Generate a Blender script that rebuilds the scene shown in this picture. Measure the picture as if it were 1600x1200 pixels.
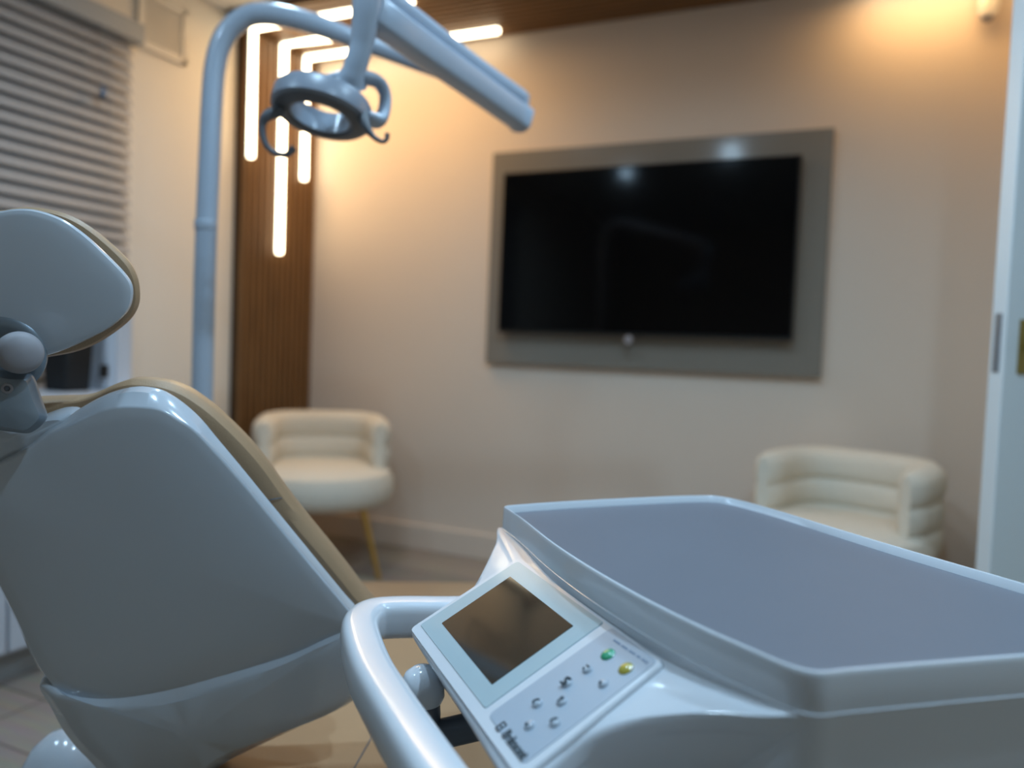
import bpy, bmesh, math, random
from mathutils import Vector, Matrix
random.seed(4)
C = bpy.context.scene.collection
for o in list(bpy.data.objects): bpy.data.objects.remove(o)
V = Vector
# ------------------------------------------------------------------ camera
F = 1200.0; EYE = V((0, 0, 0.92))
YAW, PITCH, ROLL = math.radians(23.8), math.radians(2.6), math.radians(2.2)
fw = V((-math.sin(YAW)*math.cos(PITCH), math.cos(YAW)*math.cos(PITCH), -math.sin(PITCH)))
r0 = fw.cross(V((0, 0, 1))).normalized(); u0 = r0.cross(fw)
RT = r0*math.cos(ROLL) + u0*math.sin(ROLL); UP = u0*math.cos(ROLL) - r0*math.sin(ROLL)
cam = bpy.data.objects.new('camera', bpy.data.cameras.new('camera')); C.objects.link(cam)
M = Matrix((RT, UP, -fw)).transposed().to_4x4(); M.translation = EYE; cam.matrix_world = M
cd = cam.data; cd.sensor_width = 36; cd.lens = 27.0; cd.clip_start = .02
cd.dof.use_dof = True; cd.dof.focus_distance = 0.82; cd.dof.aperture_fstop = 2.15
bpy.context.scene.camera = cam
def ray(px, py): return RT*((px-800)/F) - UP*((py-600)/F) + fw
def P(px, py, z): return EYE + ray(px, py)*z                # point seen at a pixel, at a given depth
def PH(px, py, h):                                          # on the horizontal plane z = h
    r = ray(px, py); return EYE + r*((h-EYE.z)/r.z)
def PP(px, py, p, n):                                       # on any plane
    r = ray(px, py); return EYE + r*((p-EYE).dot(n)/r.dot(n))
# ------------------------------------------------------------------ world, view, area lights
sc = bpy.context.scene
sc.view_settings.view_transform = 'Standard'; sc.view_settings.look = 'None'
sc.view_settings.exposure = 0.0; sc.view_settings.gamma = 1.0; sc.view_settings.use_curve_mapping = False
w = bpy.data.worlds.new('world'); sc.world = w; w.use_nodes = True
w.node_tree.nodes['Background'].inputs[0].default_value = (.55, .7, 1, 1)
w.node_tree.nodes['Background'].inputs[1].default_value = .25
DPOW = [5, 6.5, 6.5, 4, 4, 12]
COOL = (.52, .77, 1.0); WARM = (1.0, .58, .22)
def area(name, loc, size, power, col, target=None, shape='DISK', size_y=None, spread=180):
    l = bpy.data.lights.new(name, 'AREA'); l.shape = shape; l.size = size; l.energy = power; l.color = col
    if size_y: l.size_y = size_y
    l.spread = math.radians(spread)
    o = bpy.data.objects.new(name, l); C.objects.link(o); o.location = loc
    d = (V(target)-V(loc)) if target else V((0, 0, -1))
    o.rotation_euler = d.to_track_quat('-Z', 'Y').to_euler(); return o
CEIL = 2.267
DOWN = [(-1.59, .30), (-.78, .83), (.03, 1.36), (-.55, 1.75), (-1.50, 1.69), (.35, .55)]
for (x, y), pw_ in zip(DOWN, DPOW): area('downlight_beam', (x, y, CEIL-.035), .085, pw_, COOL, spread=160)
area('extra_strip_fill', (-1.75, 2.55, CEIL-.07), .75, 6.2, WARM, shape='RECTANGLE', size_y=.35)  # extra warm fill lights, added beside the strips to brighten the wall
area('extra_strip_fill', (.16, 2.85, CEIL-.07), .40, 1.8, WARM, shape='RECTANGLE', size_y=.1)
area('extra_strip_fill', (-2.33, 2.74, 1.85), .35, 1.6, WARM, target=(0, 2.5, 1.6), shape='RECTANGLE', size_y=.7)
# ------------------------------------------------------------------ materials
def mat(name, col, rough=.5, metal=0, spec=.5, coat=0, emit=None, es=0, noise=None, bump=None, trans=0, coatr=.05):
    m = bpy.data.materials.new(name); m.use_nodes = True; nt = m.node_tree; b = nt.nodes['Principled BSDF']
    b.inputs['Base Color'].default_value = (*col, 1); b.inputs['Roughness'].default_value = rough
    b.inputs['Metallic'].default_value = metal; b.inputs['Specular IOR Level'].default_value = spec
    b.inputs['Coat Weight'].default_value = coat; b.inputs['Coat Roughness'].default_value = coatr
    b.inputs['Transmission Weight'].default_value = trans
    if emit: b.inputs['Emission Color'].default_value = (*emit, 1); b.inputs['Emission Strength'].default_value = es
    tc = nt.nodes.new('ShaderNodeTexCoord')
    if noise:
        sc_, amt = noise[:2]; st = noise[2] if len(noise) > 2 else (1, 1, 1)
        mp = nt.nodes.new('ShaderNodeMapping'); mp.inputs['Scale'].default_value = st
        n = nt.nodes.new('ShaderNodeTexNoise'); n.inputs['Scale'].default_value = sc_; n.inputs['Detail'].default_value = 5
        mx = nt.nodes.new('ShaderNodeMix'); mx.data_type = 'RGBA'
        mx.inputs['A'].default_value = (*[c*(1-amt) for c in col], 1); mx.inputs['B'].default_value = (*[min(1, c*(1+amt)) for c in col], 1)
        nt.links.new(tc.outputs['Object'], mp.inputs[0]); nt.links.new(mp.outputs[0], n.inputs['Vector'])
        nt.links.new(n.outputs['Fac'], mx.inputs['Factor']); nt.links.new(mx.outputs['Result'], b.inputs['Base Color'])
    if bump:
        n2 = nt.nodes.new('ShaderNodeTexNoise'); n2.inputs['Scale'].default_value = bump[0]; n2.inputs['Detail'].default_value = 4
        bp = nt.nodes.new('ShaderNodeBump'); bp.inputs['Strength'].default_value = bump[1]; bp.inputs['Distance'].default_value = .005
        nt.links.new(tc.outputs['Object'], n2.inputs['Vector']); nt.links.new(n2.outputs['Fac'], bp.inputs['Height'])
        nt.links.new(bp.outputs[0], b.inputs['Normal'])
    return m
m_wall = mat('greige_paint', (.72, .61, .51), .75, noise=(3, .02), bump=(140, .1))
m_wallL = mat('cream_paint', (.84, .78, .69), .7, noise=(3, .02))
m_ceil = mat('ceiling_paint', (.84, .82, .78), .8, noise=(3, .02))
m_trim = mat('white_trim_paint', (.78, .77, .75), .4, noise=(5, .02))
m_plastic = mat('glossy_white_plastic', (.55, .60, .66), .18, coat=.6, noise=(8, .015))
m_unit = mat('glossy_white_unit_plastic', (.68, .72, .77), .22, coat=.35, noise=(8, .015))
m_pad = mat('olive_beige_leatherette', (.36, .235, .135), .42, spec=.45, noise=(20, .05), bump=(500, .15))
m_alu = mat('painted_grey_metal', (.26, .31, .36), .35, metal=.55, noise=(30, .03))
m_hub = mat('lavender_grey_plastic', (.31, .30, .32), .55, noise=(30, .02))
m_dark = mat('dark_recess_plastic', (.09, .11, .14), .4, noise=(20, .05))
m_mat_ = mat('grey_blue_silicone_mat', (.15, .163, .195), .5, spec=.35, noise=(12, .03))
m_lamp = mat('pale_blue_grey_enamel', (.40, .47, .56), .3, coat=.3, noise=(9, .02))
m_lampd = mat('dark_grey_lamp_plastic', (.10, .11, .125), .4, noise=(9, .04))
m_lampm = mat('mid_grey_lamp_enamel', (.22, .25, .30), .35, noise=(9, .02))
m_black = mat('black_plastic', (.002, .0022, .0025), .55, noise=(9, .1))
m_screen = mat('black_television_glass', (.001, .001, .0015), .09, spec=.2, noise=(2, .05))
m_frame = mat('taupe_glass_panel', (.235, .21, .175), .13, spec=.4, noise=(2, .03))
m_boucle = mat('cream_boucle', (.76, .70, .59), .92, spec=.2, noise=(90, .06), bump=(160, .7))
m_gold = mat('brushed_gold_metal', (.62, .38, .10), .3, metal=.9, noise=(50, .08))
m_led = mat('warm_white_diffuser', (.9, .9, .85), .5, emit=(1.0, .84, .58), es=9.5, noise=(5, .01))
m_bulb = mat('cool_led_lens', (.9, .95, 1), .3, emit=COOL, es=38, noise=(5, .01))
m_panel = mat('cool_panel_diffuser', (.9, .95, 1), .4, emit=COOL, es=2.2, noise=(5, .01))
m_brass = mat('aged_brass', (.33, .25, .08), .35, metal=.85, noise=(60, .25))
m_blind = mat('grey_blind_slat', (.38, .365, .36), .5, noise=(4, .03))
m_rail = mat('grey_blind_headrail', (.36, .37, .37), .5, noise=(4, .03))
m_bezel = mat('pale_glass_bezel', (.42, .53, .57), .14, noise=(14, .03))
m_lcd = mat('dark_mirror_lcd', (.03, .024, .018), .06, spec=.6, noise=(14, .1))
m_keypad = mat('keypad_membrane', (.40, .47, .55), .3, noise=(14, .02))
m_green = mat('translucent_green_button', (.03, .36, .18), .15, coat=.8, noise=(300, .2))
m_yel = mat('translucent_amber_button', (.42, .36, .05), .15, coat=.8, noise=(300, .2))
m_btn = mat('clear_button', (.44, .50, .57), .15, coat=.8, noise=(300, .05))
m_ink = mat('dark_ink', (.035, .055, .07), .6, noise=(300, .1))
m_ink2 = mat('faint_blue_ink', (.2, .27, .38), .6, noise=(300, .1))
m_white = mat('white_laminate', (.62, .66, .73), .3, noise=(6, .02))
m_glass = mat('night_window_glass', (.02, .025, .03), .05, noise=(3, .1))
m_door = mat('white_door_paint', (.74, .80, .82), .35, noise=(3, .02))
m_blue = mat('blue_cord_toggle', (.12, .2, .32), .4, noise=(30, .1))

def wood(name, st):
    m = mat(name, (.175, .083, .025), .55, noise=(6, .5, st)); return m
m_woodv = wood('walnut_slat_vertical', (9, 9, .7)); m_woodh = wood('walnut_slat_horizontal', (.7, 9, 9))
m_felt = mat('dark_felt_backing', (.02, .013, .009), .9, noise=(60, .2))
def floor_mat():
    m = mat('light_wood_plank_floor', (.4, .33, .26), .35); nt = m.node_tree; b = nt.nodes['Principled BSDF']
    tc = nt.nodes.new('ShaderNodeTexCoord'); br = nt.nodes.new('ShaderNodeTexBrick')
    br.inputs['Color1'].default_value = (.40, .34, .28, 1); br.inputs['Color2'].default_value = (.27, .24, .21, 1)
    br.inputs['Mortar'].default_value = (.14, .11, .09, 1); br.inputs['Scale'].default_value = 1
    br.inputs['Brick Width'].default_value = 1.2; br.inputs['Row Height'].default_value = .18; br.inputs['Mortar Size'].default_value = .003
    n = nt.nodes.new('ShaderNodeTexNoise'); n.inputs['Scale'].default_value = 6
    mp = nt.nodes.new('ShaderNodeMapping'); mp.inputs['Scale'].default_value = (1, 8, 1)
    mx = nt.nodes.new('ShaderNodeMix'); mx.data_type = 'RGBA'; mx.blend_type = 'MULTIPLY'; mx.inputs['Factor'].default_value = .35
    nt.links.new(tc.outputs['Object'], br.inputs['Vector']); nt.links.new(tc.outputs['Object'], mp.inputs[0]); nt.links.new(mp.outputs[0], n.inputs['Vector'])
    nt.links.new(br.outputs['Color'], mx.inputs['A']); nt.links.new(n.outputs['Color'], mx.inputs['B']); nt.links.new(mx.outputs['Result'], b.inputs['Base Color'])
    return m
m_floor = floor_mat()
# ------------------------------------------------------------------ helpers
def finish(name, bm, m, parent=None, smooth=True, bevel=0, seg=3, sub=0):
    bmesh.ops.remove_doubles(bm, verts=bm.verts, dist=1e-6)
    bmesh.ops.recalc_face_normals(bm, faces=bm.faces)
    me = bpy.data.meshes.new(name); bm.to_mesh(me); bm.free(); me.materials.append(m)
    o = bpy.data.objects.new(name, me); C.objects.link(o)
    if parent:
        bpy.context.view_layer.update()
        o.parent = parent; o.matrix_parent_inverse = parent.matrix_world.inverted()
        root = parent
        while root.parent: root = root.parent
        o.matrix_parent_inverse = Matrix.Identity(4); me.transform(parent_world(parent).inverted())
    if bevel:
        b = o.modifiers.new('bevel', 'BEVEL'); b.width = bevel; b.segments = seg; b.limit_method = 'ANGLE'; b.angle_limit = math.radians(35)
    if sub: s = o.modifiers.new('sub', 'SUBSURF'); s.levels = sub; s.render_levels = sub
    if smooth:
        for p in me.polygons: p.use_smooth = True
        me.set_sharp_from_angle(angle=math.radians(38)) if not sub else None
    return o
def parent_world(o):
    m = Matrix.Identity(4)
    while o: m = o.matrix_basis @ m; o = o.parent
    return m
def box(bm, a, b):
    a = V(a); b = V(b); c = (a+b)/2; s = b-a
    bmesh.ops.create_cube(bm, size=1, matrix=Matrix.Translation(c) @ Matrix.Diagonal((abs(s.x), abs(s.y), abs(s.z), 1)))
def loft(bm, rings, closed=True, caps=(True, True)):
    vs = [[bm.verts.new(p) for p in r] for r in rings]; n = len(rings[0])
    for a, b in zip(vs, vs[1:]):
        for i in range(n if closed else n-1):
            j = (i+1) % n; bm.faces.new((a[i], a[j], b[j], b[i]))
    if caps[0]: bm.faces.new(vs[0])
    if caps[1]: bm.faces.new(vs[-1])
def crom(pts, n=6, closed=False):
    out = []; N = len(pts); pts = [V(p) for p in pts]
    rng = range(N if closed else N-1)
    for i in rng:
        p0 = pts[(i-1) % N] if closed or i > 0 else pts[0]*2-pts[1]
        p1 = pts[i]; p2 = pts[(i+1) % N]; p3 = pts[(i+2) % N] if closed or i+2 < N else pts[-1]*2-pts[-2]
        for k in range(n):
            t = k/n; out.append(.5*((2*p1)+(p2-p0)*t+(2*p0-5*p1+4*p2-p3)*t*t+(3*p1-p0-3*p2+p3)*t**3))
    if not closed: out.append(pts[-1])
    return out
def tube(bm, path, rad, seg=20, up=None, flat=1.0, box_=0.0, smooth=6):
    """sweep along a path; rad number or list; flat = ratio height/width, box_ squares the section"""
    n0 = len(path)
    rads = rad if isinstance(rad, (list, tuple)) else [rad]*n0
    if smooth > 1 and n0 > 2:
        pts = crom(path, smooth); rr = []
        for i in range(len(pts)):
            t = i/smooth; k = min(int(t), n0-2); rr.append(rads[k]+(rads[k+1]-rads[k])*(t-k))
    else: pts = [V(p) for p in path]; rr = list(rads)
    T = [(pts[min(i+1, len(pts)-1)]-pts[max(i-1, 0)]).normalized() for i in range(len(pts))]
    x = (V(up) if up else (V((0, 0, 1)) if abs(T[0].z) < .9 else V((1, 0, 0))))
    rings = []
    for p, t, r in zip(pts, T, rr):
        x = (x - t*x.dot(t)).normalized(); y = t.cross(x)
        ring = []
        for k in range(seg):
            a = 2*math.pi*k/seg; c, s = math.cos(a), math.sin(a); e = 1-box_*.75
            c2 = math.copysign(abs(c)**e, c); s2 = math.copysign(abs(s)**e, s)
            ring.append(p+x*(c2*r*flat)+y*(s2*r))
        rings.append(ring)
    def ends(p, t, ring, sgn):
        return [[p+t*(sgn*.35*rr[0 if sgn < 0 else -1]*.6)+(q-p)*.75 for q in ring]]
    rings = ends(pts[0], T[0], rings[0], -1)+rings+ends(pts[-1], T[-1], rings[-1], 1)
    loft(bm, rings)
def lathe(bm, prof, origin=(0, 0, 0), axis=(0, 0, 1), seg=40, caps=(True, True)):
    q = V((0, 0, 1)).rotation_difference(V(axis).normalized()); o = V(origin)
    loft(bm, [[o+q @ V((r*math.cos(2*math.pi*k/seg), r*math.sin(2*math.pi*k/seg), z)) for k in range(seg)] for r, z in prof], caps=caps)
def puffy(bm, outline, n, prof, center=None):
    """solid from an outline: prof = [(scale, inward metres, offset along n)]"""
    c = center or sum(outline, V())/len(outline)
    rings = []
    for s, d, off in prof:
        ring = []
        for p in outline:
            r = p-c; L = r.length; f = max(s-d/max(L, 1e-4), .02); ring.append(c+r*f+n*off)
        rings.append(ring)
    loft(bm, rings)
def rounded(poly, r, n=6):
    out = []; N = len(poly); r = r if isinstance(r, (list, tuple)) else [r]*N
    for i in range(N):
        p = poly[i]; a = poly[i-1]; b = poly[(i+1) % N]
        d1 = (a-p); d2 = (b-p); k = min(r[i], d1.length*.48, d2.length*.48)
        s = p+d1.normalized()*k; e = p+d2.normalized()*k
        for j in range(n+1):
            t = j/n; out.append(s*(1-t)**2+p*2*t*(1-t)+e*t*t)
    return out
def thing(name, label, cat, loc=(0, 0, 0), rz=0, group=None):
    o = bpy.data.objects.new(name, None); C.objects.link(o); o.location = loc; o.rotation_euler = (0, 0, rz); o.empty_display_size = .1
    o['label'] = label; o['category'] = cat
    if group: o['group'] = group
    return o
def tag(o, label, cat, group=None):
    o['label'] = label; o['category'] = cat
    if group: o['group'] = group
    return o
def struct(name, boxes, m, bevel=0):
    bm = bmesh.new()
    for a, b in boxes: box(bm, a, b)
    o = finish(name, bm, m, smooth=False, bevel=bevel); o['kind'] = 'structure'; return o
def bx(name, a, b, m, parent, bevel=.003):
    bm = bmesh.new(); box(bm, a, b); return finish(name, bm, m, parent, bevel=bevel)
# ------------------------------------------------------------------ room shell
XL, XR, YB, YW = -2.44, .43, -2.6, 3.0
XE = 1.6
struct('floor', [((XL-.1, YB-.1, -.1), (XE+.1, YW+.1, 0))], m_floor)
struct('ceiling', [((XL-.1, YB-.1, CEIL), (XE+.1, YW+.1, CEIL+.1))], m_ceil)
struct('wall_back', [((XL-.1, YW, 0), (XR+.1, YW+.1, CEIL))], m_wall)
W0, W1, WZ0, WZ1 = .45, 1.93, .80, 1.97
struct('wall_left', [((XL-.1, YB, 0), (XL, W0, CEIL)), ((XL-.1, W1, 0), (XL, YW, CEIL)), ((XL-.1, W0, 0), (XL, W1, WZ0)), ((XL-.1, W0, WZ1), (XL, W1, CEIL))], m_wallL)
struct('wall_right', [((XR, 2.80, 0), (XR+.1, YW, CEIL)), ((XR+.1, 2.80, 0), (XE, 2.9, CEIL)), ((XE, YB, 0), (XE+.1, 2.9, CEIL))], m_wallL)
struct('wall_front', [((XL-.1, YB-.1, 0), (XE+.1, YB, CEIL))], m_wallL)
struct('baseboard_back', [((XL, YW-.018, 0), (XR, YW, .11))], m_wall, .004)
struct('baseboard_left', [((XL, 1.5, 0), (XL+.016, 2.44, .11))], m_trim, .004)
win = struct('window_1', [((XL-.08, W0, WZ0), (XL-.03, W1, WZ0+.06)), ((XL-.08, W0, WZ1-.06), (XL-.03, W1, WZ1)), ((XL-.08, W0, WZ0), (XL-.03, W0+.06, WZ1)),
                          ((XL-.08, W1-.06, WZ0), (XL-.03, W1, WZ1)), ((XL-.08, (W0+W1)/2-.03, WZ0), (XL-.03, (W0+W1)/2+.03, WZ1))], m_trim, .004)
bx('window_pane', (XL-.065, W0+.03, WZ0+.03), (XL-.055, W1-.03, WZ1-.03), m_glass, win, 0)
# ------------------------------------------------------------------ slatted wood panels
PX = XL+.055
pw = thing('slatted_wall_panel', 'narrow walnut panel of vertical slats in the back left corner', 'wall panel', (XL, 2.72, 0))
bx('backing_board', (XL+.002, 2.525, .0), (XL+.02, YW-.002, CEIL-.045), m_felt, pw, 0)
bm = bmesh.new(); y = 2.53
while y < YW-.02:
    box(bm, (XL+.018, y, .0), (PX, y+.025, CEIL-.045)); y += .0365
finish('slats', bm, m_woodv, pw, smooth=False, bevel=.002, seg=2)
pc = thing('slatted_ceiling_panel', 'walnut slat ceiling strip running along the top of the television wall', 'ceiling panel', (-.9, 2.72, CEIL))
bx('backing_board', (XL+.02, 2.445, CEIL-.018), (XR, YW-.002, CEIL-.001), m_felt, pc, 0)
bm = bmesh.new(); y = 2.45
while y < YW-.02:
    box(bm, (XL+.02, y, CEIL-.031), (XR-.001, y+.025, CEIL-.016)); y += .0365
finish('slats', bm, m_woodh, pc, smooth=False, bevel=.002, seg=2)
# strip lights, L-shaped: down the wall panel and along the ceiling
def strip(yc, zlow, xend, label, only_ceiling=None):
    t = thing('strip_light', label, 'strip light', (PX, yc, CEIL-.05), group='warm LED strips on the walnut slats')
    h = .012; bm = bmesh.new()
    if only_ceiling is None: path = [(PX+h, yc, zlow), (PX+h, yc, CEIL-.042), (xend, yc, CEIL-.042)]
    else: path = [(only_ceiling, yc, CEIL-.042), (xend, yc, CEIL-.042)]
    tube(bm, path, .0125, 12, up=(0, 1, 0), box_=.6, smooth=1)
    finish('diffuser', bm, m_led, t)
    bm = bmesh.new()
    if only_ceiling is None: box(bm, (PX-.001, yc-.015, zlow-.004), (PX+.005, yc+.015, CEIL-.05)); x0 = PX
    else: x0 = only_ceiling
    box(bm, (x0, yc-.015, CEIL-.036), (xend+.004, yc+.015, CEIL-.030))
    finish('channel', bm, m_alu, t, smooth=False)
STR = [(2.55, 1.69, -1.60, 'warm L-shaped light strip nearest the window, its tall leg ending halfway down'),
       (2.74, 1.31, -2.12, 'longest warm L-shaped light strip, middle of the three on the slats'),
       (2.895, 1.67, -1.40, 'short-legged warm L-shaped light strip closest to the television wall')]
for yc, zl, xe, lb in STR: strip(yc, zl, xe, lb)
strip(2.915, 0, .38, 'short warm light strip on the ceiling slats near the right end, above the motion sensor', only_ceiling=-.02)
# ------------------------------------------------------------------ television on its glass panel
tv = thing('television', 'large black flat television mounted on the taupe glass panel', 'television', (-.79, YW-.03, 1.3))
gp = thing('glass_wall_panel', 'taupe glossy glass backing panel behind the television', 'wall panel', (-.79, YW, 1.3))
def on(px, py, y): return PP(px, py, V((0, y, 0)), V((0, 1, 0)))
a = on(772, 238, YW-.03); b = on(1304, 200, YW-.03); c_ = on(1283, 590, YW-.03); d_ = on(757, 566, YW-.03)
gx0 = (a.x+d_.x)/2; gx1 = (b.x+c_.x)/2; gz0 = (c_.z+d_.z)/2; gz1 = (a.z+b.z)/2
bx('panel', (gx0, YW-.03, gz0), (gx1, YW-.006, gz1), m_frame, gp, .002)
bx('standoff', (gx0+.1, YW-.007, gz0+.1), (gx1-.1, YW-.001, gz1-.1), m_alu, gp, 0)
YT = YW-.085
a = on(785, 270, YT); b = on(1252, 240, YT); c_ = on(1238, 532, YT); d_ = on(778, 518, YT)
tx0 = (a.x+d_.x)/2; tx1 = (b.x+c_.x)/2; tz0 = (c_.z+d_.z)/2; tz1 = (a.z+b.z)/2
bx('screen_housing', (tx0, YT+.004, tz0), (tx1, YT+.045, tz1), m_black, tv, .004)
bx('screen', (tx0+.006, YT, tz0+.012), (tx1-.006, YT+.006, tz1-.006), m_screen, tv, .001)
bx('wall_bracket', (tx0+.3, YT+.044, tz0+.15), (tx1-.3, YW-.031, tz1-.15), m_black, tv, 0)
lp = on(982, 531, YT)
bm = bmesh.new(); lathe(bm, [(.006, .0), (.016, .001), (.017, .006), (.014, .010)], lp+V((0, .004, 0)), (0, -1, 0), 24)
lb = finish('grey_disc', bm, m_hub, tv)  # small plain grey disc at the lower edge of the screen
lb['label'] = 'small round grey disc under the screen'
# ------------------------------------------------------------------ ceiling fixtures
for i, (x, y) in enumerate(DOWN):
    t = thing('downlight', 'recessed cool white round downlight in the ceiling over the room', 'downlight', (x, y, CEIL), group='cool round downlights in the ceiling')
    bm = bmesh.new(); lathe(bm, [(.048, -.001), (.06, -.006), (.062, 0), (.05, .0)], (x, y, CEIL-.001), seg=28, caps=(False, False))
    finish('ring', bm, m_trim, t)
    bm = bmesh.new(); lathe(bm, [(.001, -.006), (.046, -.006), (.047, -.001)], (x, y, CEIL-.001), seg=28)
    finish('lens', bm, m_bulb, t)
# vent grille on left wall
t = thing('vent_grille', 'white rectangular vent grille high on the wall beside the window', 'vent', (XL, 2.12, 2.08))
bm = bmesh.new(); va, vb, za, zb = 2.03, 2.25, 1.97, 2.18
for (q0, q1) in [((va, za), (vb, za+.022)), ((va, zb-.022), (vb, zb)), ((va, za), (va+.022, zb)), ((vb-.022, za), (vb, zb))]:
    box(bm, (XL+.001, q0[0], q0[1]), (XL+.016, q1[0], q1[1]))
finish('frame', bm, m_wallL, t, smooth=False, bevel=.002)
bm = bmesh.new()
for k in range(11): box(bm, (XL+.003, va+.02, za+.026+k*.015), (XL+.011, vb-.02, za+.034+k*.015))
finish('louvres', bm, m_wallL, t, smooth=False)
bx('duct_opening', (XL+.0005, va+.02, za+.02), (XL+.003, vb-.02, zb-.02), m_rail, t, 0)
# sensor top right
t = thing('motion_sensor', 'small white motion sensor in the top right corner of the television wall', 'sensor', (.39, YW-.03, 2.15))
s0 = on(1544, 8, YW-.03)
bm = bmesh.new(); lathe(bm, [(.012, -.045), (.026, -.038), (.032, -.01), (.034, .05), (.03, .06)], (min(s0.x, XR-.04), YW-.037, s0.z), seg=24)
finish('housing', bm, m_trim, t)
bm = bmesh.new(); lathe(bm, [(.004, -.058), (.014, -.053), (.018, -.043)], (min(s0.x, XR-.04), YW-.037, s0.z), seg=20)
finish('lens', bm, m_hub, t)
# ------------------------------------------------------------------ blind
bl = thing('window_blind', 'grey horizontal slatted blind covering the window on the left wall', 'blind', (XL+.06, 1.2, 2.0))
BY0, BY1 = .4, 1.97; BXc = XL+.045
bm = bmesh.new(); z = 1.925
while z > .80:
    a_ = math.radians(62); hw = .0255
    dx, dz = math.cos(a_)*hw, math.sin(a_)*hw
    ring = [V((BXc-dx, 0, z+dz)), V((BXc+.004, 0, z+.0015)), V((BXc+dx, 0, z-dz)), V((BXc+dx-.001, 0, z-dz-.003)), V((BXc+.0015, 0, z-.003)), V((BXc-dx-.001, 0, z+dz-.003))]
    loft(bm, [[p+V((0, yy, 0)) for p in ring] for yy in (BY0, BY1)]); z -= .0435
finish('slats', bm, m_blind, bl, smooth=False)
bx('headrail', (XL+.002, BY0-.02, 1.95), (XL+.085, BY1+.03, 2.02), m_rail, bl, .006)
bx('bottom_rail', (BXc-.022, BY0, .775), (BXc+.022, BY1, .792), m_blind, bl, .004)
for yy in (.7, 1.2, 1.87):
    bm = bmesh.new(); tube(bm, [(BXc+.028, yy, .79), (BXc+.028, yy, 1.96)], .0012, 6, smooth=1); finish('ladder_cord', bm, m_rail, bl)
bm = bmesh.new(); tube(bm, [(XL+.09, 1.83, 1.74), (XL+.09, 1.83, 1.96)], .0015, 6, smooth=1); finish('pull_cord', bm, m_rail, bl)
bm = bmesh.new(); lathe(bm, [(.003, .03), (.008, .02), (.012, 0), (.008, -.006)], (XL+.09, 1.83, 1.72), seg=14); finish('cord_toggle', bm, m_blue, bl)
# ------------------------------------------------------------------ counter below the window, with things on it
t = thing('base_cabinet', 'long white base cabinet under the window', 'cabinet', (-2.15, 1.2, 0))
CT = .745
bx('body', (XL+.02, -.2, .08), (-1.96, 1.75, CT-.03), m_white, t, .003)
bx('plinth', (XL+.03, -.18, 0), (-2.0, 1.73, .08), m_rail, t, 0)
for k in range(4):
    y0 = -.19+k*.485
    dr = bx('door', (-1.961, y0, .09), (-1.943, y0+.478, CT-.035), m_white, t, .003)
    bm = bmesh.new(); tube(bm, [(-1.93, y0+.2, CT-.08), (-1.93, y0+.34, CT-.08)], .005, 10, smooth=1); finish('handle', bm, m_alu, dr)
wt = tag(bx('worktop', (XL+.018, -.22, CT-.03), (-1.925, 1.765, CT), m_white, None, .004), 'white glossy worktop on the cabinet under the window', 'worktop')
# black tapered bin and white dispenser tower on the worktop
def onx(px, py, x): return PP(px, py, V((x, 0, 0)), V((1, 0, 0)))
pb0 = onx(98, 600, -2.22); pb1 = onx(140, 600, -2.22); yb, hb = 1.568, .043
t = thing('waste_container', 'black tapered container standing on the white worktop by the blind', 'container', (-2.15, yb, CT))
wd = .06; bm = bmesh.new()
def rr(cx, cy, z, hx, hy, r=.02): return rounded([V((cx-hx, cy-hy, z)), V((cx+hx, cy-hy, z)), V((cx+hx, cy+hy, z)), V((cx-hx, cy+hy, z))], r, 4)
loft(bm, [rr(-2.15, yb, CT+.001, wd*.8, hb*1.0), rr(-2.15, yb, CT+.004, wd*.82, hb*1.02), rr(-2.15, yb, CT+.21, wd, hb*1.22), rr(-2.15, yb, CT+.215, wd*.95, hb*1.15), rr(-2.15, yb, CT+.19, wd*.88, hb*1.1)])
finish('container_body', bm, m_black, t)
bm = bmesh.new(); loft(bm, [rr(-2.15, yb, CT+.208, wd*1.03, hb*1.25), rr(-2.15, yb, CT+.220, wd*1.03, hb*1.25), rr(-2.15, yb, CT+.224, wd*.95, hb*1.18)]); finish('lid', bm, m_black, t)
pt0 = onx(147, 590, -2.2); pt1 = onx(196, 590, -2.2)
t = thing('dispenser_tower', 'white upright dispenser with a small black opening at the end of the worktop', 'dispenser', (-2.2, (pt0.y+pt1.y)/2, CT))
ya, yc_ = 1.66, 1.757
bm = bmesh.new(); loft(bm, [rounded([V((-2.20, ya, z)), V((-2.09, ya, z)), V((-2.09, yc_, z)), V((-2.20, yc_, z))], .03, 5) for z in (CT+.001, CT+.006, CT+.33, CT+.345)])
finish('tower_body', bm, m_white, t)
pq = PP(163, 580, V((-2.09, 0, 0)), V((1, 0, 0)))
bx('opening', (-2.095, pq.y-.014, pq.z-.02), (-2.088, pq.y+.014, pq.z+.02), m_black, t, .002)
bx('side_rib', (-2.093, pq.y+.035, CT+.01), (-2.084, pq.y+.047, CT+.32), m_white, t, .004)
bx('foot_plate', (-2.22, ya-.006, CT+.0005), (-2.0, yc_, CT+.012), m_white, t, .004)
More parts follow.
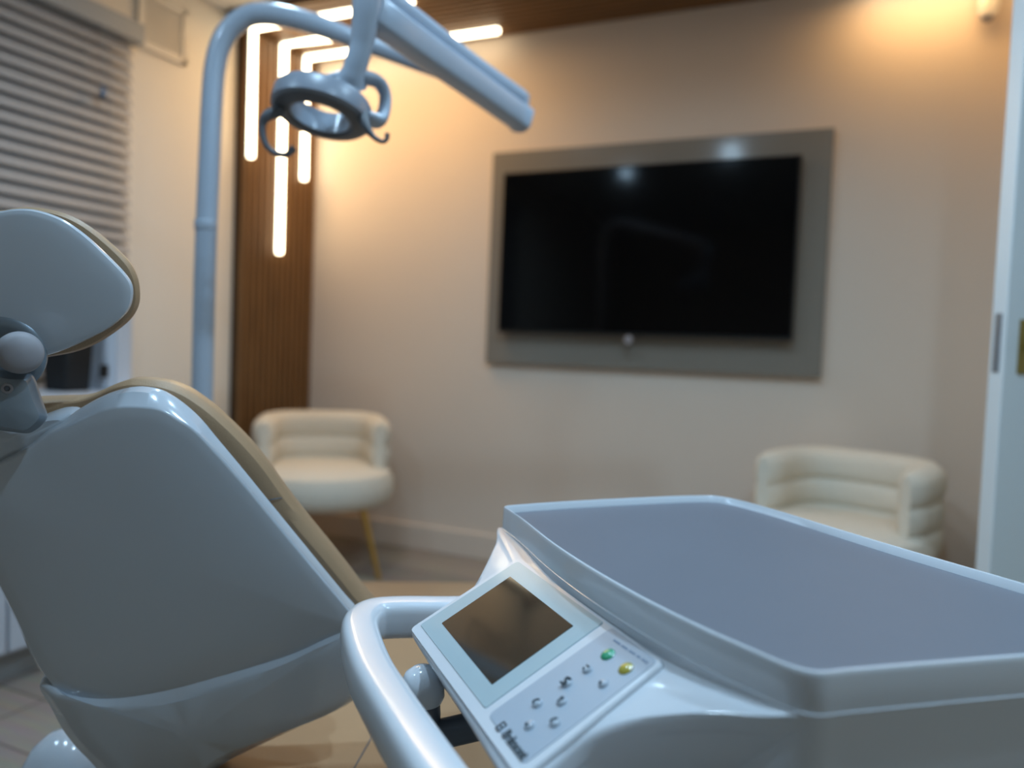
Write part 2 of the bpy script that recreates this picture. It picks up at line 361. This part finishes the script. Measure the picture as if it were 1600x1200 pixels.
# ------------------------------------------------------------------ door (open) on the right
pd = P(1570, 540, 1.74)
dirv = V((math.cos(math.radians(33)), math.sin(math.radians(33)), 0)); dn = V((-dirv.y, dirv.x, 0))
dr = thing('door_1', 'open white door with brass handle plate at the right edge', 'door', (pd.x, pd.y, 0)); dr['kind'] = 'structure'; del dr['category']; del dr['label']
L = (XE-.06-pd.x)/dirv.x if False else .78
def obb(bm, o, ax, ay, az, a, b):
    vs = []
    for z in (a[2], b[2]):
        for xx, yy in ((a[0], a[1]), (b[0], a[1]), (b[0], b[1]), (a[0], b[1])): vs.append(bm.verts.new(o+ax*xx+ay*yy+az*z))
    for f in ((0, 1, 2, 3), (4, 5, 6, 7), (0, 1, 5, 4), (1, 2, 6, 5), (2, 3, 7, 6), (3, 0, 4, 7)): bm.faces.new([vs[i] for i in f])
o0 = V((pd.x, pd.y, 0)); Z = V((0, 0, 1))
bm = bmesh.new(); obb(bm, o0, dirv, dn, Z, (0, 0, .01), (L, .044, 2.1)); finish('door_leaf', bm, m_door, dr, smooth=False, bevel=.003)
hz = P(1592, 542, 1.76).z
bm = bmesh.new(); obb(bm, o0, dirv, dn, Z, (-.002, .012, hz-.06), (.001, .032, hz+.075)); finish('latch_plate', bm, m_alu, dr, smooth=False, bevel=.0008)
bm = bmesh.new(); obb(bm, o0, dirv, dn, Z, (.034, -.004, hz-.062), (.088, .001, hz+.062)); hp = finish('handle_plate', bm, m_brass, dr, smooth=False, bevel=.002)
bm = bmesh.new(); q = o0+dirv*.06+V((0, 0, hz)); tube(bm, [q-dn*.002, q-dn*.045, q-dn*.05+dirv*.03, q-dn*.05+dirv*.11], .008, 12); finish('lever', bm, m_brass, hp)
bm = bmesh.new(); obb(bm, o0+dirv*L, dirv, dn, Z, (0.002, -.05, 0), (.06, .12, 2.15)); o = finish('trim_1', bm, m_trim, smooth=False, bevel=.003); o['kind'] = 'structure'
# ------------------------------------------------------------------ cream barrel chairs
def barrel_chair(label, loc, rz):
    t = thing('barrel_chair', label, 'chair', loc, rz, group='cream channelled barrel chairs by the television wall')
    W = parent_world(t)
    def T(bm): bmesh.ops.transform(bm, matrix=W, verts=bm.verts)
    # back: swept channelled section; local front is -y
    R, H0, H1 = .24, .335, .60
    sec = []  # (radial, z)
    nch = 3; hh = (H1-H0)/nch
    for k in range(nch):
        for j in range(7):
            a_ = -math.pi/2+math.pi*j/6; sec.append((.036+.014*math.cos(a_), H0+hh*(k+.5)+hh*.5*math.sin(a_)))
    top = [(.02, H1+.014), (0, H1+.018), (-.02, H1+.014)]
    inner = [(-r, z) for r, z in reversed(sec)]
    sec2 = sec+top+inner
    rings = []; A = 112
    for i in range(0, 45):
        th = math.radians(90-A+2*A*i/44); f = 1.0
        e = min(i, 44-i); f = [.35, .72, .92, 1][e] if e < 4 else 1
        c0 = V((math.cos(th), math.sin(th), 0)); c0 *= (1/(abs(c0.x)**3.2+abs(c0.y)**3.2))**(1/3.2)*.955
        zs = [z for r, z in sec2]; zc = (min(zs)+max(zs))/2
        dr_ = 1-.05*(1-min(1, e/16))**1.5
        rings.append([c0*(R+r*f)+V((0, 0, H0+(z-H0)*dr_*(.94+.06*f))) for r, z in sec2])
    bm = bmesh.new(); loft(bm, rings); T(bm); finish('backrest', bm, m_boucle, t)
    bm = bmesh.new(); prof = [(.02, .27), (.232, .27), (.262, .285), (.277, .315), (.277, .365), (.262, .398), (.235, .412), (.02, .418)]
    rings = [[V((r*math.cos(a)*1.05, r*math.sin(a)*1.02-.05, z)) for a in [2*math.pi*k/48 for k in range(48)]] for r, z in prof]
    loft(bm, rings); T(bm); finish('seat', bm, m_boucle, t)
    for sx, sy in ((1, 1), (-1, 1), (1, -1), (-1, -1)):
        bm = bmesh.new(); tube(bm, [(sx*.15, sy*.15-.05, .30), (sx*.225, sy*.215-.05, .006)], [.014, .009], 12, smooth=1); T(bm); finish('leg', bm, m_gold, t)
    return t
pL = P(503, 738, 3.18); pR = P(1316, 740, 2.66)
barrel_chair('cream channelled barrel chair on gold legs in the corner by the slatted panel', (pL.x, pL.y, 0), math.radians(38))
barrel_chair('cream channelled barrel chair at right, partly hidden behind the instrument tray', (pR.x, min(pR.y, 2.68), 0), math.radians(-22))
# ------------------------------------------------------------------ dental chair
base = P(250, 900, 1.25)
dc = thing('dental_chair', 'white dental chair with olive beige padding, seen from behind at left', 'dental chair', (base.x, base.y, 0))
A_, B_, Cc = P(210, 612, .86), P(545, 945, .975), P(0, 920, .91)
bn = (B_-A_).cross(Cc-A_).normalized()
if bn.dot(EYE-A_) < 0: bn = -bn
def onb(pts, off=0): return [PP(x, y, A_+bn*off, bn) for x, y in pts]
face = [(-70, 775), (-40, 738), (0, 718), (40, 697), (73, 670), (100, 655), (133, 636), (160, 623), (187, 615), (213, 612), (240, 616), (260, 625), (283, 641), (307, 663), (333, 694),
        (370, 738), (415, 793), (470, 860), (530, 933), (560, 968), (562, 985), (530, 999), (450, 1034), (350, 1070), (250, 1095), (165, 1100), (100, 1088), (58, 1040), (25, 970), (-10, 900), (-45, 835)]
INS = {(-40, 738): (2, 5), (0, 718): (2, 5), (40, 697): (2, 6), (73, 670): (4, 8), (100, 655): (4, 10), (133, 636): (5, 13), (160, 623): (5, 16), (187, 615): (3, 20), (213, 612): (0, 23), (240, 616): (-3, 21),
       (260, 625): (-5, 17), (283, 641): (-6, 14), (307, 663): (-5, 8), (333, 694): (-3.5, 5), (370, 738): (-2.5, 3), (415, 793): (-2, 2), (470, 860): (-2, 2), (530, 933): (-2, 1), (560, 968): (-5, 0)}
O = crom(onb(face, -.016), 5, True)
OI = crom([PP(x+INS.get((x, y), (0, 0))[0], y+INS.get((x, y), (0, 0))[1], A_, bn) for x, y in face], 5, True)
cen = PP(230, 860, A_, bn)
def shr(R_, sc, d, off): return [cen+(p-cen)*(sc-d/(p-cen).length)+bn*off for p in R_]
bm = bmesh.new()
loft(bm, [shr(OI, .1, 0, .006), shr(OI, .4, 0, .0058), shr(OI, .7, 0, .0045), shr(OI, .9, 0, .002), shr(OI, 1, .003, .0), shr(OI, 1, .001, -.001), shr(OI, 1, -.0003, -.0028), O, shr(O, 1, .0, -.02), shr(O, 1, .03, -.03)])
finish('backrest_shell', bm, m_plastic, dc)
# lower cover below the shell
low = [(60, 1072), (78, 1105), (100, 1145), (135, 1185), (200, 1240), (300, 1225), (357, 1190), (410, 1163), (475, 1132), (556, 1092), (575, 1040), (564, 978), (530, 984), (450, 1018), (300, 1056), (175, 1083), (105, 1080), (75, 1066)]
O2 = crom(onb(low, -.004), 5, True)
bm = bmesh.new(); puffy(bm, O2, bn, [(.1, 0, .013), (.7, 0, .0125), (1, .024, .012), (1, .019, .010), (1, .002, .001), (1, 0, -.004), (1, 0, -.03), (1, .01, -.06), (1, .03, -.07)], PP(300, 1140, A_, bn))
finish('lower_cover', bm, m_plastic, dc)
pad = [(-240, 820), (-110, 730), (-30, 655), (20, 636), (67, 632), (110, 630), (140, 622), (167, 610), (187, 603), (207, 601), (247, 605), (277, 615), (300, 628), (333, 653), (377, 695), (410, 733), (442, 778), (480, 828),
       (525, 884), (566, 938), (600, 985), (560, 1010), (420, 1000), (250, 1000), (80, 950), (-60, 900)]
bp = A_-bn*.045
Op = crom([PP(x, y, bp, bn) for x, y in pad], 5, True)
bm = bmesh.new(); puffy(bm, Op, bn, [(.3, 0, .0), (1, .03, .0), (1, .012, -.001), (1, .003, -.008), (1, 0, -.022), (1, .004, -.045), (1, .02, -.062), (.3, 0, -.075)], PP(230, 830, bp, bn))
bpd = finish('backrest_pad', bm, m_pad, dc)

sm = [PP(x, y, bp+bn*o_, bn) for x, y, o_ in ((412, 784, .0012), (422, 781, .0008), (433, 779, -.001), (441, 778, -.006))]
bm = bmesh.new(); tube(bm, sm, .0006, 6, smooth=3); finish('pad_seam', bm, m_dark, bpd)
# headrest
hA = P(100, 440, .845); hn = (bn*1.0+(EYE-hA).normalized()*.35).normalized()
hs = [(0, 330), (20, 327), (43, 327), (67, 332), (93, 342), (117, 357), (143, 378), (173, 407), (192, 427), (203, 443), (206, 460), (202, 480), (190, 497), (167, 515), (133, 533), (100, 548), (67, 558),
      (20, 568), (-40, 568), (-95, 545), (-140, 500), (-150, 450), (-125, 395), (-80, 355), (-35, 336)]
Oh = crom([PP(x, y, hA, hn) for x, y in hs], 4, True)
hc = PP(40, 450, hA, hn)
bm = bmesh.new(); puffy(bm, Oh, hn, [(.1, 0, .005), (.4, 0, .0048), (.7, 0, .0035), (.9, 0, .0015), (1, .0045, -.0002), (1, .0015, -.002), (1, 0, -.007), (1, .002, -.016), (1, .02, -.02)], hc)
hd = finish('headrest', bm, m_plastic, dc)
hp_ = [(0, 329), (25, 325), (50, 325), (77, 329), (103, 337), (133, 353), (167, 380), (197, 410), (210, 433), (215, 457), (213, 480), (200, 502), (173, 524), (143, 542), (110, 554), (67, 562), (20, 571), (-40, 572), (-100, 548), (-145, 502), (-155, 450), (-128, 392), (-82, 352), (-35, 334)]
hb_ = hA-hn*.016
Oq = crom([PP(x, y, hb_, hn) for x, y in hp_], 4, True)
bm = bmesh.new(); puffy(bm, Oq, hn, [(.5, 0, 0), (1, .01, 0), (1, .003, -.003), (1, 0, -.012), (1, .004, -.03), (1, .02, -.045), (.4, 0, -.055)], PP(40, 450, hb_, hn))
finish('headrest_pad', bm, m_pad, hd)
rc = PP(0, 556, hA+hn*.012, hn)
bm = bmesh.new(); lathe(bm, [(.027, -.016), (.042, -.016), (.043, -.008), (.039, -.004), (.031, -.003), (.025, -.006)], rc, hn, 48)
finish('pivot_socket', bm, m_alu, hd)
hub = P(32, 551, .80); toE = (EYE-hub).normalized()
bm = bmesh.new(); lathe(bm, [(.012, -.03), (.0212, -.026), (.0222, -.004), (.0205, .004), (.0155, .0088), (.008, .011), (.002, .012)], hub-toE*.0, (toE+RT*.15).normalized(), 48)
finish('pivot_knob', bm, m_hub, dc)
# bracket
bA = P(20, 625, .815); bnm = (toE+RT*-.10+V((0, 0, -.05))).normalized()
br = [(-60, 575), (-10, 578), (20, 583), (48, 585), (54, 598), (63, 625), (74, 655), (62, 670), (46, 681), (0, 676), (-70, 664)]
Ob = rounded([PP(x, y, bA, bnm) for x, y in br], .008, 4)
bm = bmesh.new(); puffy(bm, Ob, bnm, [(.2, 0, .004), (1, .014, .003), (1, .007, .001), (1, .001, -.008), (1, 0, -.02), (1, .002, -.03)], PP(0, 630, bA, bnm))
bk = finish('headrest_bracket', bm, m_alu, dc)
scw = PP(11, 607, bA+bnm*.0045, bnm)
bm = bmesh.new(); lathe(bm, [(.0056, -.002), (.0056, .0006), (.0046, .0012), (.0030, .0012), (.0026, -.0006)], scw, bnm, 20); finish('screw', bm, m_hub, bk)
bm = bmesh.new(); lathe(bm, [(.0024, 0), (.0022, .0008), (.0005, .0008)], scw, bnm, 6); finish('screw_socket', bm, m_dark, bk)
# white saddle where bracket enters
sd = [(-120, 700), (-20, 672), (30, 668), (85, 650), (112, 655), (80, 690), (40, 715), (-20, 750), (-120, 790)]
Os = crom([PP(x, y, A_-bn*.014, bn) for x, y in sd], 4, True)
bm = bmesh.new(); puffy(bm, Os, bn, [(.3, 0, .004), (1, .01, .002), (1, .0, -.006), (1, .0, -.03), (.5, 0, -.035)]); finish('neck_saddle', bm, m_plastic, dc)
# seat cushion + frame + pedestal
SH = .345
s4 = [PH(360, 903, SH), PH(800, 908, SH), PH(830, 1340, SH), PH(120, 1340, SH)]
sc4 = rounded(s4, .06, 6); 
bm = bmesh.new(); puffy(bm, sc4, Z, [(.3, 0, 0), (1, .02, 0), (1, .006, -.004), (1, 0, -.02), (1, 0, -.07), (1, .02, -.085), (.3, 0, -.085)])
seat = finish('seat_cushion', bm, m_pad, dc)
sA, sB = PH(583, 1148, SH), PH(545, 1215, SH); sA2 = PH(640, 1060, SH)
bm = bmesh.new(); tube(bm, [sA2+V((0, 0, -.0002)), sA, sB], .0011, 8, smooth=1); finish('seam', bm, m_dark, seat)
cs = sum(s4, V())/4
bm = bmesh.new(); puffy(bm, [p+V((0, 0, -.087)) for p in sc4], Z, [(.3, 0, 0), (1, .03, 0), (1, .05, -.07), (.3, 0, -.09)]); finish('seat_shell', bm, m_plastic, dc)
bm = bmesh.new(); loft(bm, [rr(cs.x, cs.y, .26, .12, .16, .05), rr(cs.x, cs.y, .08, .15, .2, .06), rr(cs.x, cs.y, .06, .22, .3, .1), rr(cs.x, cs.y, .0, .24, .32, .1)]); finish('pedestal', bm, m_plastic, dc)
# rounded arm of the frame that shows below the shell, bottom left
q0 = P(98, 1245, 1.12)
bm = bmesh.new(); lathe(bm, [(.001, .10), (.02, .094), (.04, .076), (.056, .045), (.062, 0), (.062, -.06), (.05, -.10)], q0, (0, 0, 1), 40); finish('frame_knuckle', bm, m_plastic, dc)
bm = bmesh.new(); tube(bm, [V((q0.x, q0.y, .2)), V(((q0.x+cs.x)/2, (q0.y+cs.y)/2, .19)), V((cs.x, cs.y, .18))], .045, 20); finish('frame_beam', bm, m_plastic, dc)
# ------------------------------------------------------------------ delivery unit with instrument tray
HT = EYE.z-.205; DR = .028
cn = PH(1280, 1050, HT)
du = thing('delivery_unit', 'white dental delivery unit with grey-topped tray, control screen and loop handle', 'dental unit', (cn.x, cn.y, 0))
rim_px = [(788, 791), (810, 788), (900, 782), (1000, 777), (1080, 774), (1130, 776), (1200, 793), (1300, 823), (1400, 853), (1500, 882), (1600, 911), (1720, 946),
          (1800, 975), (1830, 992), (1800, 1006), (1700, 1017), (1600, 1025), (1450, 1037), (1330, 1047), (1280, 1051), (1235, 1041), (1180, 1018), (1090, 978), (1000, 933), (920, 887), (860, 847), (815, 811), (793, 796)]
def onh(pts, h): return [PH(x, y, h) for x, y in pts]
rim = onh(rim_px, HT)
RO = []
for p in crom(rim, 4, True): RO.append(p)
tc_ = sum(rim, V())/len(rim)
# tray bowl: raised rim, recessed floor
bm = bmesh.new()
puffy(bm, RO, Z, [(1, 0, -DR-.004), (1, -.001, -DR), (1, 0, -.004), (1, .0002, -.001), (1, .001, 0), (1, .0035, 0), (1, .0045, -.0012), (1, .0075, -.0095), (1, .012, -.012), (.5, 0, -.0125)], tc_)
finish('tray', bm, m_unit, du)
bm = bmesh.new()
puffy(bm, RO, Z, [(1, .010, -.012), (1, .0078, -.0095), (1, .0088, -.0086), (1, .02, -.0085), (.3, 0, -.0085)], tc_)
finish('silicone_mat', bm, m_mat_, du)
# skirt under the rim
HB = HT-DR
skirt_px = [(783, 820), (792, 838), (830, 882), (880, 927), (946, 975), (1020, 1018), (1100, 1057), (1170, 1087), (1240, 1112), (1290, 1118), (1400, 1109), (1600, 1087), (1840, 1060)]
RB = [p+V((0, 0, -DR)) for p in RO]
bm = bmesh.new()
puffy(bm, RB, Z, [(.98, 0, .002), (1, -.002, 0), (1, .0, -.004), (1, .004, -.05), (1, .012, -.12), (1, .03, -.15), (1, .07, -.16), (.3, 0, -.16)], tc_)
finish('unit_body', bm, m_unit, du)
# sloping wing plane
Udir = (PH(788, 791, HT)-PH(1262, 1049, HT)); Udir.z = 0; Udir.normalize()
Rdir = V((Udir.y, -Udir.x, 0)) 
if Rdir.dot(RT) < 0: Rdir = -Rdir
sl = math.radians(29)
Vd = (-Rdir*math.cos(sl)-Z*math.sin(sl)).normalized()
Wn = Udir.cross(Vd).normalized()
if Wn.z < 0: Wn = -Wn
W0p = PH(1250, 1112, HB)
def onw(pts, off=0): return [PP(x, y, W0p+Wn*off, Wn) for x, y in pts]
wing_px = [(783, 822), (774, 846), (758, 880), (740, 912), (718, 938), (690, 958), (655, 978), (645, 990), (650, 1001), (712, 1100), (777, 1202), (830, 1286), (838, 1290), (848, 1284), (862, 1196), (880, 1177), (912, 1155), (942, 1141), (969, 1132), (1025, 1121),
           (1112, 1115), (1206, 1120), (1256, 1113), (1225, 1088), (1100, 1030), (946, 945), (860, 885)]
wing_px = [(783, 822), (774, 846), (758, 880), (740, 912), (718, 938), (690, 958), (655, 978), (645, 987), (645, 996), (712, 1098), (777, 1202), (800, 1236), (812, 1240), (826, 1228), (862, 1196), (912, 1155), (969, 1132), (1025, 1121),
           (1112, 1115), (1206, 1120), (1256, 1113), (1225, 1088), (1100, 1030), (946, 945), (860, 885)]
wp = onw(wing_px)
OW = crom(wp, 4, True)
bm = bmesh.new(); wc = onw([(880, 1040)])[0]
puffy(bm, OW, Wn, [(.4, 0, 0), (1, .012, 0), (1, .004, -.0008), (1, .001, -.003), (1, 0, -.006), (1, .001, -.017), (1, .0025, -.018), (1, .0025, -.0195), (1, .002, -.034), (1, .008, -.07), (1, .03, -.08), (.4, 0, -.08)], wc)
finish('control_wing', bm, m_unit, du)
# control plate
def quad(name, pts, r, t0, t1, m, parent, soft=.001):
    o_ = rounded(onw(pts), r, 6); c0 = sum(o_, V())/len(o_)
    bm = bmesh.new(); puffy(bm, o_, Wn, [(1, 0, t0), (1, 0, t1-soft), (1, soft, t1), (.3, 0, t1)], c0); return finish(name, bm, m, parent)
cp = quad('control_panel', [(812, 874), (1042, 1040), (815, 1226), (642, 986)], [.008]*4, -.002, .0035, m_unit, du, .0016)
quad('screen_bezel', [(811, 881), (946, 978), (761, 1113), (659, 981)], [.006, .003, .003, .004], .001, .0043, m_bezel, cp, .0005)
quad('screen', [(800, 906), (899, 984), (772, 1076), (693, 979)], [.0008]*4, .003, .0048, m_lcd, cp, .0003)
quad('keypad', [(959, 985), (1031, 1039), (822, 1201), (765, 1123)], [.006]*4, .001, .0041, m_keypad, cp, .0005)
# buttons
exv = -Udir; eyv = (-Vd)
def button(px, py, r, m, sym):
    c0 = onw([(px, py)], .0041)[0]
    bm = bmesh.new(); lathe(bm, [(r*1.0, -.001), (r, .0006), (r*.85, .0017), (r*.5, .0026), (r*.1, .003)], c0, Wn, 28)
    b = finish('button', bm, m, du)
    if sym is None: return b
    bm = bmesh.new(); h = .0031
    def seg(x0, y0, x1, y1, w_=.0008):
        tube(bm, [c0+Wn*h+exv*x0*r+eyv*y0*r, c0+Wn*h+exv*x1*r+eyv*y1*r], w_, 6, smooth=1)
    if sym == 'dot': seg(-.1, -.35, .1, -.35, .0014)
    if sym == 's':
        for q in ((-.4, .6, .4, .75), (-.4, .6, -.3, .1), (-.3, .1, .4, -.1), (.4, -.1, .4, -.6), (.4, -.6, -.5, -.7)): seg(*q, .0011)
    if sym == 'up': seg(0, -.5, 0, .6); seg(0, .6, -.3, .2); seg(0, .6, .3, .2)
    if sym == 'arc': seg(-.5, -.4, -.3, .3); seg(-.3, .3, .2, .6); seg(-.5, -.4, -.1, -.6)
    if sym == 'line': seg(-.4, .4, .5, .4); seg(-.4, -.3, -.1, -.6)
    finish('symbol', bm, m_ink, b); return b
BT = [(950, 1023, .0066, m_green, None), (978, 1045, .0066, m_yel, None), (918, 1047, .0045, m_btn, 'line'), (943, 1069, .0045, m_btn, 'dot'), (886, 1068, .0052, m_btn, 's'),
      (840, 1100, .0048, m_btn, 'arc'), (878, 1097, .0048, m_btn, 'up'), (828, 1134, .0048, m_btn, 'dot'), (868, 1130, .0048, m_btn, 'arc')]
for px, py, r, m, s in BT:
    b = button(px, py, r, m, s)
    if m is m_green: b['label'] = 'round green button'
    if m is m_yel: b['label'] = 'round amber button'
def text(body, p, ex, ey, size, m, parent, name):
    cu = bpy.data.curves.new(name, 'FONT'); cu.body = body; cu.size = size; cu.extrude = .0003; cu.align_y = 'CENTER'; cu.offset = size*.03
    tmp = bpy.data.objects.new(name, cu); C.objects.link(tmp); bpy.context.view_layer.update()
    me = bpy.data.meshes.new_from_object(tmp.evaluated_get(bpy.context.evaluated_depsgraph_get()))
    bpy.data.objects.remove(tmp); n = ex.cross(ey)
    mt = Matrix((ex, ey, n)).transposed().to_4x4(); mt.translation = p; me.transform(parent_world(parent).inverted() @ mt)
    me.materials.clear(); me.materials.append(m); o = bpy.data.objects.new(name, me); C.objects.link(o); o.parent = parent; return o
t0, t1 = onw([(787, 1141), (826, 1186)], .0046)
t0, t1 = onw([(789, 1144)], .0044)[0], onw([(823, 1184)], .0044)[0]
ex = exv; text('Belmont', t0+exv*0, exv, eyv, .0118, m_ink, cp, 'maker_name')
lg = onw([(783, 1135)], .0043)[0]
bm = bmesh.new()
for a_, b_ in (((-.0035, -.0045), (-.0022, .0045)), ((-.0035, .0033), (.003, .0045)), ((-.0035, -.0045), (.003, -.0033)), ((-.0035, -.0006), (.002, .0006)), ((.0022, -.0045), (.0034, .0045))):
    obb(bm, lg, exv, eyv, Wn, (a_[0], a_[1], 0), (b_[0], b_[1], .0003))
finish('maker_emblem', bm, m_ink, cp, smooth=False)
bm = bmesh.new(); g0, g1 = onw([(959, 1000)], .0043)[0], onw([(1012, 1036)], .0043)[0]; gd = (g1-g0)
for k, (a_, b_) in enumerate(((0, .2), (.25, .42), (.48, .64), (.70, .78), (.84, 1.0))):
    obb(bm, g0, gd.normalized(), Wn.cross(gd).normalized(), Wn, (gd.length*a_, -.0009, 0), (gd.length*b_, .0009, .0002))
finish('fine_print', bm, m_ink2, cp, smooth=False)
# handle loop
HH = onw([(648, 990)])[0].z-.012
hpth = [PH(770, 962, HH), PH(700, 964, HH), PH(625, 964, HH), PH(585, 968, HH), PH(566, 982, HH), PH(563, 1005, HH), PH(580, 1058, HH), PH(612, 1115, HH), PH(652, 1180, HH), PH(700, 1255, HH), PH(765, 1350, HH)]
hlast = hpth[-1]+Rdir*.05-Udir*.012; hpth += [hlast, hlast+Rdir*.06]
bm = bmesh.new(); tube(bm, hpth, .0215, 28, up=(0, 0, 1), flat=1.05, box_=.55, smooth=8)
finish('handle', bm, m_unit, du)
# arm and joint carrying the unit
jc = P(660, 1072, .80)
bm = bmesh.new(); lathe(bm, [(.002, .022), (.010, .020), (.018, .014), (.0225, .004), (.0235, -.010), (.021, -.016)], jc, (0, 0, 1), 36)
finish('arm_joint_cap', bm, m_unit, du)
bm = bmesh.new(); lathe(bm, [(.019, -.016), (.020, -.03), (.019, -.06), (.018, -.065)], jc, (0, 0, 1), 36); finish('arm_joint', bm, m_dark, du)
bm = bmesh.new(); tc2 = V((tc_.x, tc_.y, HB-.15))
tube(bm, [jc-V((0, 0, .055)), (jc+tc2)/2-V((0, 0, .0)), tc2-V((0, 0, .02))], .015, 20); finish('support_arm', bm, m_dark, du)
bm = bmesh.new(); lathe(bm, [(.06, -HB), (.09, -HB), (.09, -HB+.0), (.03, -HB+.03), (.03, -.1)], V((tc_.x, tc_.y, HB)), (0, 0, 1), 32)
finish('support_column', bm, m_unit, du)
# ------------------------------------------------------------------ operating lamp
pb = P(322, 330, 1.80)
ol = thing('operating_lamp', 'pale blue-grey dental lamp on a bent post with ring-shaped head', 'operating lamp', (pb.x, pb.y, 0))
ztop = P(336, 140, 1.80).z
bend = [V((pb.x, pb.y, 0)), V((pb.x, pb.y, .6)), V((pb.x, pb.y, 1.05)), P(327, 255, 1.80), P(332, 150, 1.80), P(337, 100, 1.80), P(347, 65, 1.80), P(366, 39, 1.80), P(395, 23, 1.80), P(435, 24, 1.80), P(491, 38, 1.80), P(560, 63, 1.80), P(654, 97, 1.81), P(740, 128, 1.82), P(808, 152, 1.83)]
bm = bmesh.new(); tube(bm, bend, [.0245]*8+[.0245]*3+[.021]*4, 28); finish('post', bm, m_lamp, ol)
bm = bmesh.new(); lathe(bm, [(.14, 0), (.14, .02), (.12, .035), (.034, .045), (.034, .07)], (pb.x, pb.y, 0), seg=36); finish('base_plate', bm, m_lamp, ol)
bm = bmesh.new(); cz = P(325, 352, 1.80).z; lathe(bm, [(.0245, -.012), (.0255, -.010), (.0255, .010), (.0245, .012)], (pb.x, pb.y, cz), seg=32, caps=(False, False)); finish('collar', bm, m_lamp, ol)
sa = [P(583, 20, 1.385), P(605, 36, 1.41), P(655, 72, 1.50), P(740, 132, 1.66), P(800, 175, 1.78), P(820, 189, 1.81)]
bm = bmesh.new(); tube(bm, sa, .0265, 24, up=(0, 0, 1), flat=1.0, box_=.85); finish('spring_arm', bm, m_lamp, ol)
bm = bmesh.new(); tube(bm, [P(600, -10, 1.45), P(660, 36, 1.55), P(740, 98, 1.68), P(815, 152, 1.80)], .016, 20, up=(0, 0, 1), box_=.3); finish('cable_cover', bm, m_lamp, ol)
e0 = P(823, 160, 1.83)
bm = bmesh.new(); lathe(bm, [(.016, -.055), (.022, -.05), (.022, .03), (.016, .035)], P(812, 168, 1.83), (0.04, 0, 1), 28); finish('elbow_joint', bm, m_lamp, ol)
st = [P(575, -30, 1.36), P(572, 20, 1.37), P(565, 70, 1.38), P(553, 112, 1.39), P(548, 128, 1.40)]
bm = bmesh.new(); tube(bm, st, [.027, .025, .020, .021, .030], 24, up=RT, box_=.2); finish('stem', bm, m_lamp, ol)
rcn = P(503, 172, 1.40)
n_ = (V((0, 0, 1))+RT*.13+fw*.22).normalized()
bm = bmesh.new(); lathe(bm, [(.070, -.020), (.083, -.016), (.087, -.008), (.088, .012), (.084, .024), (.070, .030), (.058, .026), (.055, .01), (.055, -.014), (.060, -.020), (.070, -.020)], rcn, n_, 56, caps=(False, False))
rg = finish('lamp_head', bm, m_lampd, ol)
bm = bmesh.new(); lathe(bm, [(.0548, -.015), (.0515, -.015), (.0515, .024), (.0548, .024), (.0548, -.015)], rcn, n_, 56, caps=(False, False)); finish('inner_ring', bm, m_lamp, rg)
bm = bmesh.new(); lathe(bm, [(.080, -.0165), (.0895, -.010), (.0895, .016), (.084, .0245)], rcn, n_, 56, caps=(False, False)); finish('outer_band', bm, m_lampm, rg)
yk = [P(478, 136, 1.40), P(515, 126, 1.40), P(556, 121, 1.40), P(588, 127, 1.42), P(601, 146, 1.43), P(600, 172, 1.43), P(592, 190, 1.42), P(575, 182, 1.40)]
bm = bmesh.new(); tube(bm, yk, [.012, .018, .023, .018, .016, .018, .019, .014], 18, up=(0, 0, 1), flat=.6); finish('yoke', bm, m_lamp, ol)
hk = [P(440, 172, 1.38), P(418, 181, 1.37), P(410, 196, 1.37), P(413, 220, 1.37), P(426, 237, 1.37), P(447, 242, 1.37), P(459, 231, 1.37)]
bm = bmesh.new(); tube(bm, hk, [.012, .010, .006, .0055, .005, .005, .007], 14); h1 = finish('grab_handle', bm, m_lampd, ol)
hk = [P(566, 178, 1.38), P(571, 196, 1.37), P(583, 213, 1.37), P(596, 221, 1.37), P(604, 218, 1.37), P(605, 209, 1.37)]
bm = bmesh.new(); tube(bm, hk, [.012, .009, .005, .004, .004, .005], 14); finish('grab_handle', bm, m_lampd, ol)
for o in bpy.data.objects:
    if o.type == 'MESH' and o.parent is None and 'kind' not in o and 'label' not in o: print('untagged', o.name)
